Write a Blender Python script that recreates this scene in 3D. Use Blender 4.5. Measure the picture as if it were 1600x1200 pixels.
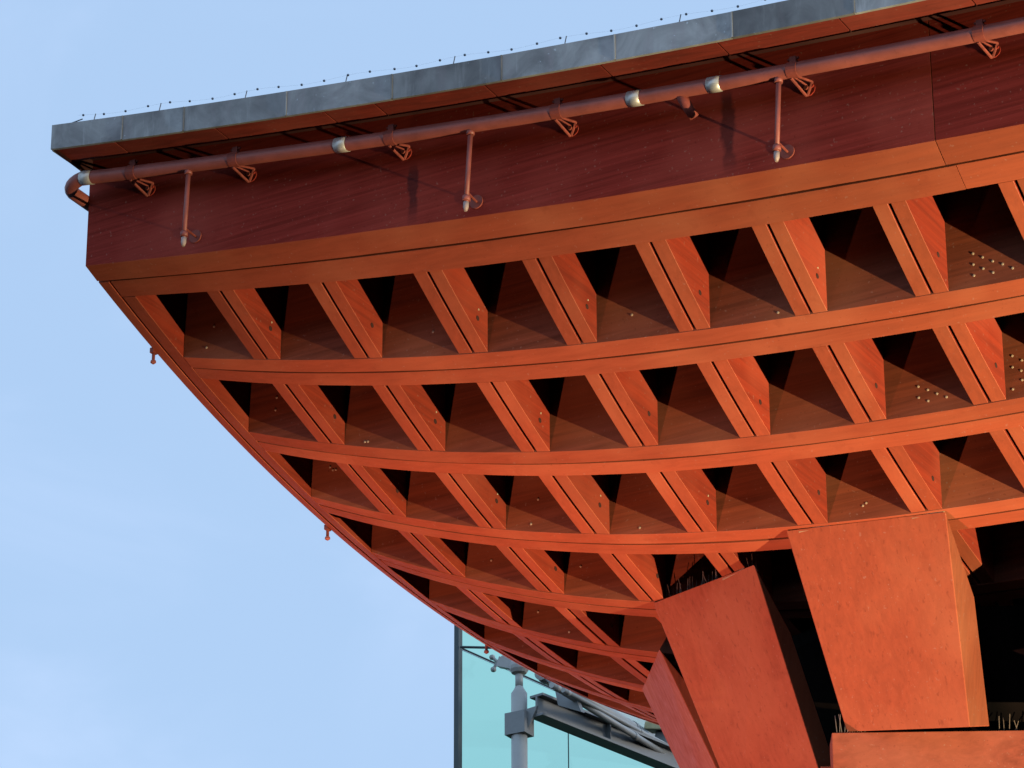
import bpy, bmesh, math, random
from mathutils import Vector, Matrix

random.seed(7)
for o in list(bpy.data.objects):
    bpy.data.objects.remove(o)
SC = bpy.context.scene
COL = SC.collection
rad = math.radians

# ------------------------------------------------------------------ scale
# Lattice bay = 0.78 m.  All "bay" coordinates: x along the front edge, y into
# the depth of the gate, z up from the near left corner of the eave.
D = 0.78
HZ = 12.413
def W(x, y, z):
    return Vector((x * D, y * D, z * D + HZ))

# ------------------------------------------------------------------ camera
CAMP = (16.8729, -22.2354, -13.8633)
YAW, PITCH, ROLL, FPX = -30.3009, 24.9744, -0.2117, 5815.6
def cam_axes():
    y, p, r = rad(YAW), rad(PITCH), rad(ROLL)
    f = Vector((math.sin(y) * math.cos(p), math.cos(y) * math.cos(p), math.sin(p)))
    right = Vector((math.cos(y), -math.sin(y), 0))
    up = right.cross(f)
    R = right * math.cos(r) + up * math.sin(r)
    U = up * math.cos(r) - right * math.sin(r)
    return R, U, f
cr, cu, cf = cam_axes()
cam_d = bpy.data.cameras.new('camera')
cam = bpy.data.objects.new('camera', cam_d)
COL.objects.link(cam)
cam.matrix_world = Matrix((( cr.x, cu.x, -cf.x, CAMP[0] * D),
                           ( cr.y, cu.y, -cf.y, CAMP[1] * D),
                           ( cr.z, cu.z, -cf.z, CAMP[2] * D + HZ),
                           (0, 0, 0, 1)))
cam_d.sensor_width = 36.0
cam_d.lens = 36.0 * FPX / 1600.0
cam_d.clip_start = 0.5
cam_d.clip_end = 6000
SC.camera = cam

# ------------------------------------------------------------------ sky
SUN_EL, SUN_ROT = 9.0, 60.0
world = bpy.data.worlds.new('World')
SC.world = world
world.use_nodes = True
nt = world.node_tree
nt.nodes.clear()
wo = nt.nodes.new('ShaderNodeOutputWorld')
bg = nt.nodes.new('ShaderNodeBackground')
sky = nt.nodes.new('ShaderNodeTexSky')
sky.sky_type = 'NISHITA'
sky.sun_disc = False
sky.sun_elevation = rad(SUN_EL)
sky.sun_rotation = rad(SUN_ROT)
sky.altitude = 10
sky.air_density = 1.0
sky.dust_density = 0.6
sky.ozone_density = 1.6
tc = nt.nodes.new('ShaderNodeTexCoord')
mp = nt.nodes.new('ShaderNodeMapping')
mp.inputs['Scale'].default_value = (1.0, 1.0, 2.4)
n1 = nt.nodes.new('ShaderNodeTexNoise')
n1.inputs['Scale'].default_value = 7.0
n1.inputs['Detail'].default_value = 5.0
n1.inputs['Roughness'].default_value = 0.52
n1.inputs['Distortion'].default_value = 0.5
rp = nt.nodes.new('ShaderNodeMapRange')
rp.inputs['From Min'].default_value = 0.42
rp.inputs['From Max'].default_value = 0.78
rp.inputs['To Min'].default_value = 0.0
rp.inputs['To Max'].default_value = 0.36
rp.interpolation_type = 'SMOOTHSTEP'
# thin even high cloud over the whole sky, slightly denser in soft streaks
SKY_STRENGTH = 0.15
veil = nt.nodes.new('ShaderNodeMix'); veil.data_type = 'RGBA'
veil.inputs[0].default_value = 0.72
veil.inputs[7].default_value = (3.72, 5.3, 7.75, 1)
cl = nt.nodes.new('ShaderNodeMix'); cl.data_type = 'RGBA'
cl.inputs[7].default_value = (4.7, 5.75, 7.9, 1)
nt.links.new(tc.outputs['Generated'], mp.inputs['Vector'])
nt.links.new(mp.outputs['Vector'], n1.inputs['Vector'])
nt.links.new(n1.outputs['Fac'], rp.inputs['Value'])
nt.links.new(sky.outputs['Color'], veil.inputs[6])
nt.links.new(veil.outputs[2], cl.inputs[6])
nt.links.new(rp.outputs['Result'], cl.inputs[0])
nt.links.new(cl.outputs[2], bg.inputs['Color'])
bg.inputs['Strength'].default_value = SKY_STRENGTH
nt.links.new(bg.outputs['Background'], wo.inputs['Surface'])

# ------------------------------------------------------------------ sun (low, veiled, behind the gate)
sd = bpy.data.lights.new('sun', 'SUN')
sd.energy = 0.6
sd.angle = rad(10)
sd.color = (1.0, 0.9, 0.78)
sun = bpy.data.objects.new('sun', sd)
COL.objects.link(sun)
sdir = Vector((math.sin(rad(SUN_ROT)) * math.cos(rad(SUN_EL)), math.cos(rad(SUN_ROT)) * math.cos(rad(SUN_EL)), math.sin(rad(SUN_EL))))
sun.rotation_euler = sdir.to_track_quat('Z', 'Y').to_euler()
sun.location = (0, 60, 60)

SC.view_settings.view_transform = 'Standard'
SC.view_settings.look = 'None'
SC.view_settings.exposure = 0.0
SC.view_settings.gamma = 1.0
SC.view_settings.use_curve_mapping = False
SC.render.engine = 'CYCLES'
SC.cycles.max_bounces = 6
SC.cycles.diffuse_bounces = 0
SC.cycles.glossy_bounces = 2
SC.cycles.transparent_max_bounces = 12
SC.render.resolution_x, SC.render.resolution_y = 1024, 768

# floodlights that light the gate from below (built further down as fixtures)
LAMP_MAIN = (18.87, -1.5, -9.66)     # on a mast between the two drum pillars
LAMP_RED = (-0.5, -2.6, -15.2)        # on the paving below the left eave
MAIN_POWER, MAIN_COL = 14000.0, (1.0, 0.86, 0.50)
RED_POWER, RED_COL = 5700.0, (1.0, 0.44, 0.30)

# ------------------------------------------------------------------ materials
def mat(name):
    m = bpy.data.materials.new(name)
    m.use_nodes = True
    t = m.node_tree
    t.nodes.clear()
    out = t.nodes.new('ShaderNodeOutputMaterial')
    b = t.nodes.new('ShaderNodeBsdfPrincipled')
    t.links.new(b.outputs[0], out.inputs['Surface'])
    return m, t, b, out

def nnode(t, kind, **kw):
    n = t.nodes.new(kind)
    for k, v in kw.items():
        if k in n.inputs:
            n.inputs[k].default_value = v
        else:
            setattr(n, k, v)
    return n

def noise(t, vec, scale, detail=4.0, rough=0.55, dist=0.0):
    n = nnode(t, 'ShaderNodeTexNoise', Scale=scale, Detail=detail, Roughness=rough, Distortion=dist)
    t.links.new(vec, n.inputs['Vector'])
    return n.outputs['Fac']

def mrange(t, v, a, b, c=0.0, d=1.0):
    n = t.nodes.new('ShaderNodeMapRange')
    n.inputs['From Min'].default_value = a
    n.inputs['From Max'].default_value = b
    n.inputs['To Min'].default_value = c
    n.inputs['To Max'].default_value = d
    t.links.new(v, n.inputs['Value'])
    return n.outputs['Result']

def mixc(t, fac, a, b, mode='MIX'):
    n = t.nodes.new('ShaderNodeMix')
    n.data_type = 'RGBA'
    n.blend_type = mode
    for sock, v in ((0, fac), (6, a), (7, b)):
        if isinstance(v, (int, float)):
            n.inputs[sock].default_value = v
        elif isinstance(v, tuple):
            n.inputs[sock].default_value = (*v, 1) if len(v) == 3 else v
        else:
            t.links.new(v, n.inputs[sock])
    return n.outputs[2]

def mmath(t, op, a, b=None):
    n = t.nodes.new('ShaderNodeMath')
    n.operation = op
    for k, v in ((0, a), (1, b)):
        if v is None:
            continue
        if isinstance(v, (int, float)):
            n.inputs[k].default_value = v
        else:
            t.links.new(v, n.inputs[k])
    return n.outputs[0]

def painted_timber(name, base, axis, dark=0.62, runs=0.0, fleck=0.5, rough=0.62, grain_scale=1.0, dark_streaks=None, spec=0.25):
    m, t, b, out = mat(name)
    tcn = t.nodes.new('ShaderNodeTexCoord')
    oi = t.nodes.new('ShaderNodeObjectInfo')
    off = t.nodes.new('ShaderNodeVectorMath'); off.operation = 'SCALE'
    cmb = t.nodes.new('ShaderNodeCombineXYZ')
    for k in range(3):
        t.links.new(oi.outputs['Random'], cmb.inputs[k])
    t.links.new(cmb.outputs[0], off.inputs[0]); off.inputs['Scale'].default_value = 37.0
    add = t.nodes.new('ShaderNodeVectorMath'); add.operation = 'ADD'
    t.links.new(tcn.outputs['Object'], add.inputs[0]); t.links.new(off.outputs[0], add.inputs[1])
    mpn = t.nodes.new('ShaderNodeMapping')
    g = 14.0 * grain_scale
    sc = {'x': (0.55, g, g), 'y': (g, 0.55, g), 'z': (g, g, 0.55)}[axis]
    mpn.inputs['Scale'].default_value = sc
    t.links.new(add.outputs[0], mpn.inputs['Vector'])
    grain = noise(t, mpn.outputs[0], 1.6, 4.0, 0.62, 0.4)
    fine = noise(t, mpn.outputs[0], 6.0, 3.0, 0.6)
    broad = noise(t, add.outputs[0], 1.3, 2.0, 0.6)
    blot = noise(t, add.outputs[0], 7.0, 3.0, 0.65)
    speck = noise(t, add.outputs[0], 46.0, 1.0, 0.5)
    c = mixc(t, mrange(t, grain, 0.34, 0.70), tuple(x * dark for x in base), base)
    c = mixc(t, mrange(t, fine, 0.56, 0.76, 0.0, 0.30), c, tuple(x * dark * 0.8 for x in base))
    pale = (min(1, base[0] * 1.12 + 0.03), base[1] * 1.5 + 0.015, base[2] * 1.5 + 0.012)
    c = mixc(t, mrange(t, broad, 0.46, 0.70, 0.0, 0.55), c, pale)
    c = mixc(t, mrange(t, blot, 0.60, 0.76, 0.0, 0.45), c, tuple(x * 0.66 for x in base))
    c = mixc(t, mrange(t, speck, 0.70, 0.78, 0.0, fleck), c, (base[0] * 1.1, base[0] * 0.55, base[0] * 0.42))
    c = mixc(t, mrange(t, speck, 0.30, 0.22, 0.0, fleck), c, tuple(x * 0.45 for x in base))
    if runs:
        mp2 = t.nodes.new('ShaderNodeMapping'); mp2.inputs['Scale'].default_value = (38, 38, 5.5)
        t.links.new(add.outputs[0], mp2.inputs['Vector'])
        rn = noise(t, mp2.outputs[0], 1.0, 3.0, 0.6)
        c = mixc(t, mrange(t, rn, 0.60, 0.70, 0.0, runs), c, tuple(x * 0.45 for x in base))
        c = mixc(t, mrange(t, rn, 0.36, 0.28, 0.0, runs * 0.6), c, pale)
    v = mrange(t, oi.outputs['Random'], 0, 1, 0.80, 1.10)
    hsv = t.nodes.new('ShaderNodeHueSaturation')
    t.links.new(c, hsv.inputs['Color']); t.links.new(v, hsv.inputs['Value'])
    c = hsv.outputs[0]
    if dark_streaks:
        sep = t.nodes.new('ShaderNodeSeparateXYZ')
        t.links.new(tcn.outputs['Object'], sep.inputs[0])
        for (x0, wd, z0, z1) in dark_streaks:
            # soft dark vertical streak with a ragged outline
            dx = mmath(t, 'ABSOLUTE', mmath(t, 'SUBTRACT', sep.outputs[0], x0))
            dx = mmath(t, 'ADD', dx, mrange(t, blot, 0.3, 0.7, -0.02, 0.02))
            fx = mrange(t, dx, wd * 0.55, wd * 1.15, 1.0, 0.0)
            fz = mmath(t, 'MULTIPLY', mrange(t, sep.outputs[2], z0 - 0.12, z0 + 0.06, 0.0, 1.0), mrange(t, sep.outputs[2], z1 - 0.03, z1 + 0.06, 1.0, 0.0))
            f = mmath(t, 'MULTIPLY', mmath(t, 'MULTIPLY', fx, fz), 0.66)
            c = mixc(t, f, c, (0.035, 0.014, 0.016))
    t.links.new(c, b.inputs['Base Color'])
    t.links.new(mrange(t, grain, 0.3, 0.7, rough + 0.12, rough - 0.08), b.inputs['Roughness'])
    b.inputs['Specular IOR Level'].default_value = spec
    bp = t.nodes.new('ShaderNodeBump')
    bp.inputs['Strength'].default_value = 0.22
    bp.inputs['Distance'].default_value = 0.004
    t.links.new(grain, bp.inputs['Height'])
    t.links.new(bp.outputs[0], b.inputs['Normal'])
    return m

RED = (0.425, 0.084, 0.036)
SIDE = (0.36, 0.042, 0.019)  # unfaded red, also darkened against the lamp these sides face
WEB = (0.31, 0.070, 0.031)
M = {}
M['red_x'] = painted_timber('red painted timber along the eave', RED, 'x', dark=0.80, fleck=0.3)
M['red_y'] = painted_timber('red painted timber across', RED, 'y', dark=0.80, fleck=0.3)
M['red_z'] = painted_timber('red painted board upright', RED, 'z', dark=0.80, runs=0.45, fleck=0.35, grain_scale=1.0)
M['web_z'] = painted_timber('dusty red board edge', WEB, 'z', dark=0.7)
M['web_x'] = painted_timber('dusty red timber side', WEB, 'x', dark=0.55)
M['side_y'] = painted_timber('unfaded lamp-dimmed timber side', SIDE, 'y', dark=0.6, fleck=0.35)
M['ring'] = painted_timber('lamp-dimmed red ring board', (0.36, 0.066, 0.033), 'x', dark=0.6)  # red darkened in the paint because these boards face the lamp
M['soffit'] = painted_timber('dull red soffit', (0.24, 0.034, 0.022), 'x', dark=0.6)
M['slot'] = painted_timber('shade-dark slot lining', (0.05, 0.012, 0.010), 'x', dark=0.6)  # near-black colour stands for the shade under the coping
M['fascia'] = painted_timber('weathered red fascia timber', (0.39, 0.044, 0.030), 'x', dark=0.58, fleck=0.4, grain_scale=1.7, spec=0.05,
                             dark_streaks=[(3.088 * D, 0.034, -0.235 * D + HZ, 0.12 * D + HZ), (5.875 * D, 0.042, -0.55 * D + HZ, 0.0 * D + HZ)])
M['shade_black'] = painted_timber('shade black inner lining', (0.004, 0.003, 0.003), 'z', spec=0.05)  # near black paints in the unlit drum interior

def plain(name, col, rough=0.5, metal=0.0, var=0.15, scale=9.0, bump=0.1, spec=0.5):
    m, t, b, out = mat(name)
    tcn = t.nodes.new('ShaderNodeTexCoord')
    a = noise(t, tcn.outputs['Object'], scale, 5.0, 0.6)
    f = noise(t, tcn.outputs['Object'], scale * 7, 3.0, 0.6)
    c = mixc(t, mrange(t, a, 0.3, 0.7), tuple(x * (1 - var) for x in col), tuple(min(1, x * (1 + var)) for x in col))
    c = mixc(t, mrange(t, f, 0.58, 0.75, 0, 0.4), c, tuple(x * (1 - 2 * var) for x in col))
    t.links.new(c, b.inputs['Base Color'])
    t.links.new(mrange(t, a, 0.3, 0.7, rough * 0.85, min(1, rough * 1.15)), b.inputs['Roughness'])
    b.inputs['Metallic'].default_value = metal
    b.inputs['Specular IOR Level'].default_value = spec
    if bump:
        bp = t.nodes.new('ShaderNodeBump')
        bp.inputs['Strength'].default_value = bump
        bp.inputs['Distance'].default_value = 0.003
        t.links.new(f, bp.inputs['Height'])
        t.links.new(bp.outputs[0], b.inputs['Normal'])
    return m

def sheet_metal(name):
    m, t, b, out = mat(name)
    tcn = t.nodes.new('ShaderNodeTexCoord')
    oi = t.nodes.new('ShaderNodeObjectInfo')
    v1 = t.nodes.new('ShaderNodeVectorMath'); v1.operation = 'SCALE'
    cmb = t.nodes.new('ShaderNodeCombineXYZ')
    for k in range(3):
        t.links.new(oi.outputs['Random'], cmb.inputs[k])
    t.links.new(cmb.outputs[0], v1.inputs[0]); v1.inputs['Scale'].default_value = 19.0
    add = t.nodes.new('ShaderNodeVectorMath'); add.operation = 'ADD'
    t.links.new(tcn.outputs['Object'], add.inputs[0]); t.links.new(v1.outputs[0], add.inputs[1])
    a = noise(t, add.outputs[0], 3.2, 6.0, 0.62, 0.8)
    mpn = t.nodes.new('ShaderNodeMapping'); mpn.inputs['Scale'].default_value = (9, 9, 1.0)
    t.links.new(add.outputs[0], mpn.inputs['Vector'])
    run = noise(t, mpn.outputs[0], 1.5, 5.0, 0.65)
    sp = noise(t, add.outputs[0], 30.0, 2.0, 0.5)
    c = mixc(t, mrange(t, a, 0.32, 0.68), (0.22, 0.21, 0.205), (0.47, 0.45, 0.425))
    c = mixc(t, mrange(t, run, 0.5, 0.75, 0, 0.6), c, (0.36, 0.30, 0.30))
    c = mixc(t, mrange(t, run, 0.42, 0.25, 0, 0.5), c, (0.66, 0.63, 0.60))
    c = mixc(t, mrange(t, sp, 0.71, 0.76, 0, 0.8), c, (0.62, 0.64, 0.66))
    hsv = t.nodes.new('ShaderNodeHueSaturation')
    t.links.new(c, hsv.inputs['Color'])
    t.links.new(mrange(t, oi.outputs['Random'], 0, 1, 0.62, 1.12), hsv.inputs['Value'])
    t.links.new(hsv.outputs[0], b.inputs['Base Color'])
    b.inputs['Metallic'].default_value = 0.25
    t.links.new(mrange(t, a, 0.3, 0.7, 0.62, 0.45), b.inputs['Roughness'])
    bp = t.nodes.new('ShaderNodeBump'); bp.inputs['Strength'].default_value = 0.15; bp.inputs['Distance'].default_value = 0.004
    t.links.new(a, bp.inputs['Height']); t.links.new(bp.outputs[0], b.inputs['Normal'])
    return m

M['coping'] = sheet_metal('weathered zinc sheet')
M['pipe'] = plain('red painted steel pipe', (0.34, 0.085, 0.066), 0.5, 0.0, 0.22, 6.0)
M['bracket'] = plain('rusty red painted steel', (0.26, 0.048, 0.032), 0.7, 0.0, 0.3, 20.0)
M['silver'] = plain('bright foil band', (0.66, 0.60, 0.54), 0.42, 0.6, 0.08, 20.0)
M['white_cap'] = plain('pale plastic nozzle', (0.48, 0.33, 0.29), 0.5, 0.0, 0.05)
M['stud'] = plain('galvanised stud', (0.60, 0.42, 0.28), 0.5, 0.1, 0.08)
M['plate'] = plain('bare packing timber', (0.55, 0.30, 0.17), 0.7)
M['hole'] = plain('dark bolt recess', (0.05, 0.012, 0.008), 0.8, 0.0, 0.2)
M['wire'] = plain('dull steel wire', (0.16, 0.165, 0.18), 0.5, 0.6, 0.1)
M['spike'] = plain('bird spike wire', (0.22, 0.15, 0.12), 0.5, 0.2, 0.1)
M['bead'] = plain('dark bead', (0.20, 0.23, 0.28), 0.6, 0.0, 0.1)
M['steel'] = plain('grey painted steel', (0.27, 0.28, 0.275), 0.5, 0.0, 0.10, 3.0)
M['steel_pale'] = plain('pale galvanised steel', (0.46, 0.46, 0.43), 0.4, 0.0, 0.08, 3.0)
M['mullion'] = plain('dark green grey frame', (0.055, 0.075, 0.075), 0.4, 0.2, 0.1)
M['lamp_body'] = plain('black lamp housing', (0.03, 0.03, 0.032), 0.5, 0.3, 0.1)
M['deck'] = plain('dark roof boarding', (0.045, 0.018, 0.015), 0.8, 0.0, 0.2)
M['roof_top'] = plain('grey roof sheet', (0.20, 0.21, 0.22), 0.5, 0.2, 0.15)

def glass_mat():
    m = bpy.data.materials.new('pale aqua glass')
    m.use_nodes = True
    t = m.node_tree; t.nodes.clear()
    out = t.nodes.new('ShaderNodeOutputMaterial')
    tr = t.nodes.new('ShaderNodeBsdfTransparent'); tr.inputs[0].default_value = (0.80, 0.99, 0.87, 1)
    gl = t.nodes.new('ShaderNodeBsdfGlossy'); gl.inputs['Roughness'].default_value = 0.03
    gl.inputs['Color'].default_value = (0.72, 0.98, 0.93, 1)
    fr = t.nodes.new('ShaderNodeLayerWeight'); fr.inputs['Blend'].default_value = 0.10
    mx = t.nodes.new('ShaderNodeMixShader')
    t.links.new(fr.outputs['Fresnel'], mx.inputs[0]); t.links.new(tr.outputs[0], mx.inputs[1]); t.links.new(gl.outputs[0], mx.inputs[2])
    t.links.new(mx.outputs[0], out.inputs['Surface'])
    return m
M['glass'] = glass_mat()

def lens_mat(name, col, st):
    m = bpy.data.materials.new(name); m.use_nodes = True
    t = m.node_tree; t.nodes.clear()
    out = t.nodes.new('ShaderNodeOutputMaterial'); e = t.nodes.new('ShaderNodeEmission')
    e.inputs[0].default_value = (*col, 1); e.inputs[1].default_value = st
    t.links.new(e.outputs[0], out.inputs['Surface'])
    return m
M['lens_main'] = lens_mat('lit floodlight lens', MAIN_COL, 8.0)
M['lens_red'] = lens_mat('lit amber red lens', RED_COL, 8.0)

def paving_mat():
    m, t, b, out = mat('dark stone paving')
    tcn = t.nodes.new('ShaderNodeTexCoord')
    br = t.nodes.new('ShaderNodeTexBrick')
    br.inputs['Scale'].default_value = 1.0
    br.inputs['Color1'].default_value = (0.085, 0.082, 0.080, 1)
    br.inputs['Color2'].default_value = (0.105, 0.100, 0.095, 1)
    br.inputs['Mortar'].default_value = (0.04, 0.04, 0.04, 1)
    br.inputs['Mortar Size'].default_value = 0.012
    t.links.new(tcn.outputs['Object'], br.inputs['Vector'])
    n = noise(t, tcn.outputs['Object'], 2.0, 6.0)
    t.links.new(mixc(t, mrange(t, n, 0.3, 0.7, 0, 0.5), br.outputs[0], (0.06, 0.058, 0.055)), b.inputs['Base Color'])
    b.inputs['Roughness'].default_value = 0.8
    return m
M['paving'] = paving_mat()

# ------------------------------------------------------------------ object helpers
def setprops(o, label=None, cat=None, group=None, kind=None):
    if label: o['label'] = label
    if cat: o['category'] = cat
    if group: o['group'] = group
    if kind: o['kind'] = kind
    return o

def empty(name, loc, **kw):
    o = bpy.data.objects.new(name, None)
    o.empty_display_size = 0.3
    o.location = loc
    COL.objects.link(o)
    return setprops(o, **kw)

def put(name, me, parent=None, loc=None, rot=None, **kw):
    o = bpy.data.objects.new(name, me)
    COL.objects.link(o)
    if parent is not None:
        o.parent = parent
        o.matrix_parent_inverse = Matrix.Translation(parent.location).inverted() if parent.type == 'EMPTY' else Matrix.Identity(4)
    if loc is not None:
        o.location = loc
    if rot is not None:
        o.rotation_euler = rot
    return setprops(o, **kw)

class MB:
    def __init__(self):
        self.v, self.f, self.mi = [], [], []
    def poly(self, pts, mi=0):
        k = len(self.v)
        self.v += [tuple(p) for p in pts]
        self.f.append(tuple(range(k, k + len(pts)))); self.mi.append(mi)
    def loft(self, secs, closed=True, caps=True, mi=0, side_mi=None):
        k = len(self.v); n = len(secs[0])
        for s in secs:
            self.v += [tuple(p) for p in s]
        m = n if closed else n - 1
        for a in range(len(secs) - 1):
            for b in range(m):
                c = (b + 1) % n
                self.f.append((k + a * n + b, k + a * n + c, k + (a + 1) * n + c, k + (a + 1) * n + b))
                self.mi.append(side_mi[b] if side_mi else mi)
        if caps and closed:
            self.f.append(tuple(k + b for b in reversed(range(n)))); self.mi.append(mi)
            e = k + (len(secs) - 1) * n
            self.f.append(tuple(e + b for b in range(n))); self.mi.append(mi)
    def box(self, c, s, rot=None, mi=0):
        c = Vector(c); h = Vector(s) / 2
        P = []
        for sx in (-1, 1):
            for sy in (-1, 1):
                for sz in (-1, 1):
                    p = Vector((sx * h.x, sy * h.y, sz * h.z))
                    if rot is not None:
                        p = rot @ p
                    P.append(c + p)
        k = len(self.v)
        self.v += [tuple(p) for p in P]
        for q in ((0, 1, 3, 2), (4, 6, 7, 5), (0, 4, 5, 1), (2, 3, 7, 6), (0, 2, 6, 4), (1, 5, 7, 3)):
            self.f.append(tuple(k + i for i in q)); self.mi.append(mi)
    def tube(self, pts, r, n=12, mi=0, caps=True):
        pts = [Vector(p) for p in pts]
        if not isinstance(r, (list, tuple)):
            r = [r] * len(pts)
        secs = []
        ref = None
        for i, p in enumerate(pts):
            a = pts[max(i - 1, 0)]; b = pts[min(i + 1, len(pts) - 1)]
            t = (b - a).normalized()
            if ref is None:
                ref = Vector((0, 0, 1)) if abs(t.z) < 0.9 else Vector((1, 0, 0))
            u = t.cross(ref).normalized(); w = u.cross(t).normalized()
            ref = w
            secs.append([p + (u * math.cos(2 * math.pi * k / n) + w * math.sin(2 * math.pi * k / n)) * r[i] for k in range(n)])
        self.loft(secs, mi=mi, caps=caps)
    def disc(self, c, nrm, r, th, n=16, mi=0):
        c = Vector(c); nrm = Vector(nrm).normalized()
        self.tube([c, c + nrm * th], r, n=n, mi=mi)
    def ball(self, c, r, n=8, mi=0):
        c = Vector(c)
        pts = [c + Vector((0, 0, -r + 2 * r * (k / 6))) for k in range(7)]
        rr = [max(0.02 * r, math.sqrt(max(0, r * r - (-r + 2 * r * k / 6) ** 2))) for k in range(7)]
        self.tube(pts, rr, n=n, mi=mi)
    def mesh(self, name, *mats, smooth=False, bevel=0.0):
        me = bpy.data.meshes.new(name)
        me.from_pydata(self.v, [], self.f)
        for m_ in mats:
            me.materials.append(m_)
        for p, i in zip(me.polygons, self.mi):
            p.material_index = i
        bm = bmesh.new(); bm.from_mesh(me)
        bmesh.ops.recalc_face_normals(bm, faces=bm.faces)
        if bevel:
            bmesh.ops.bevel(bm, geom=bm.edges[:], offset=bevel, segments=2, affect='EDGES', profile=0.6)
        bm.to_mesh(me); bm.free()
        if smooth:
            for p in me.polygons:
                p.use_smooth = len(p.vertices) == 4
        me.update()
        return me

# ------------------------------------------------------------------ the underside of the roof: a shallow two-way bowl
XC, YC = 15.7914, 6.4657
COEF = [(2, 0, -0.5666), (4, 0, 0.4871), (0, 2, 2.9781), (0, 4, 1.3970), (2, 2, 2.2919), (4, 2, -0.9750), (2, 4, 0.4755), (4, 4, -0.3185)]
T0, S0 = XC / 10, YC / 10
def zs(x, y):
    t, s = (XC - x) / 10, (YC - y) / 10
    return sum(c * (t ** a * s ** b - T0 ** a * S0 ** b) for a, b, c in COEF)
def rowy(j):
    return 0.0 if j == 0 else 0.0328 + 0.9931 * j
NROW, NCOL = 13, 31
XE = 2 * XC
HWD = 0.135                    # half width of a double timber
DEPTH = 0.92                   # depth of the lattice timbers
def cop_top(x): return 0.5109 * ((XC - x) / 10) ** 2 - 0.1172
def cop_bot(x): return 0.5090 * ((XC - x) / 10) ** 2 - 0.3455

# ------------------------------------------------------------------ ground
mb = MB()
mb.poly([(-3000, -3000, 0), (3000, -3000, 0), (3000, 3000, 0), (-3000, 3000, 0)])
put('plaza_ground', mb.mesh('plaza_ground', M['paving']), kind='structure')

# ------------------------------------------------------------------ the gate
gate = empty('wooden_gate', (5.45 * D, 7.2 * D, 0), label='huge red timber gate with lattice underside, flared pillar and grey metal eave', cat='gate')

def xs_range(a, b):
    out = [a]; x = a
    while x < b - 1e-6:
        x = min(b, x + (0.25 if x < 10 else 0.8))
        out.append(x)
    return out

CH = 0.0035
def row_timber(x0, x1, ya, yb, up, mats, side_mi, lift=0.0, top=None):
    m_ = MB(); secs = []
    ph = random.random() * 9
    for x in xs_range(x0, x1):
        wv = 0.0016 * math.sin(x * 1.7 + ph) + 0.001 * math.sin(x * 5.1 + ph * 2)
        za, zb = zs(x, ya) + lift + wv, zs(x, yb) + lift + wv
        tz = top(x) if top else None
        ta = tz if top else za + up
        tb = tz if top else zb + up
        secs.append([W(x, ya, ta), W(x, ya, za + CH), W(x, ya + CH, za), W(x, yb - CH, zb), W(x, yb, zb + CH), W(x, yb, tb)])
    m_.loft(secs, side_mi=side_mi)
    return m_.mesh('long_timber', *mats)

G = 0.009
long_timbers = {}
# eave timbers: outer one carries the fascia face, jointed at x = 7.55
YF = -0.18
for (a, b) in ((-0.115, 7.55 - 0.004), (7.55 + 0.004, XE + 0.115)):
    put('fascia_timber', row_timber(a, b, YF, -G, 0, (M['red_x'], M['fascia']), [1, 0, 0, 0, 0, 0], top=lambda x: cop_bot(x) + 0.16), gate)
for (a, b) in ((G, 7.62 - 0.003), (7.62 + 0.003, XE)):
    put('eave_timber', row_timber(a, b, G, 0.18, DEPTH, (M['red_x'], M['web_x']), [1, 0, 0, 0, 0, 0], lift=0.004), gate)
for j in range(1, NROW):
    y = rowy(j)
    for s in (-1, 1):
        gj = G if j < 3 else 0.013
        ya, yb = (y - HWD, y - gj) if s < 0 else (y + gj, y + HWD)
        o = put('long_timber', row_timber(0.147, XE - 0.147, ya, yb, DEPTH, (M['red_x'], M['web_x']), [1, 0, 0, 0, 0, 0], lift=0.0 if s < 0 else 0.003), gate)
        long_timbers[(j, s)] = o
# back eave
YB = 2 * YC
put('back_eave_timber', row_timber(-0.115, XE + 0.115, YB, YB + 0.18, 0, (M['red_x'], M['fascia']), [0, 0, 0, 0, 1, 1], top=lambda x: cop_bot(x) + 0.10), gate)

def cross_timber(xa, xb, y0, y1, n=4, lift=0.008, up=DEPTH, top=None):
    m_ = MB(); secs = []
    for k in range(n + 1):
        y = y0 + (y1 - y0) * k / n
        za, zb = zs(xa, y) + lift, zs(xb, y) + lift
        ta, tb = (top, top) if top is not None else (za + up, zb + up)
        secs.append([W(xa, y, ta), W(xa, y, za + CH), W(xa + CH, y, za), W(xb - CH, y, zb), W(xb, y, zb + CH), W(xb, y, tb)])
    m_.loft(secs, side_mi=[1, 0, 0, 0, 1, 0])
    return m_
# left side edge timbers (continuous)
put('edge_timber', cross_timber(-0.115, -G, G, YB - 0.004, 60, 0.0, top=cop_bot(0) + 0.10).mesh('edge_timber', M['red_y'], M['side_y']), gate)
put('edge_timber', cross_timber(G, 0.143, 0.185, YB - 0.004, 60, 0.002).mesh('edge_timber', M['red_y'], M['side_y']), gate)
put('edge_timber', cross_timber(XE - 0.143, XE + 0.115, 0.185, YB - 0.004, 30, 0.0).mesh('edge_timber', M['red_y'], M['side_y']), gate)

hole_mb = MB(); hole_mb.disc((-0.004, 0, 0), (1, 0, 0), 0.017, 0.007, n=10)
HOLE = hole_mb.mesh('bolt_recess', M['hole'])
stud_mb = MB(); stud_mb.disc((0, 0, 0), (0, -1, 0), 0.008, 0.003, n=8); stud_mb.disc((0, -0.003, 0), (0, -1, 0), 0.005, 0.002, n=8)
STUD = stud_mb.mesh('stud', M['stud'])
stud2_mb = MB(); stud2_mb.disc((0, 0, 0), (1, 0, 0), 0.007, 0.003, n=8)
STUDX = stud2_mb.mesh('stud', M['stud'])

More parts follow.
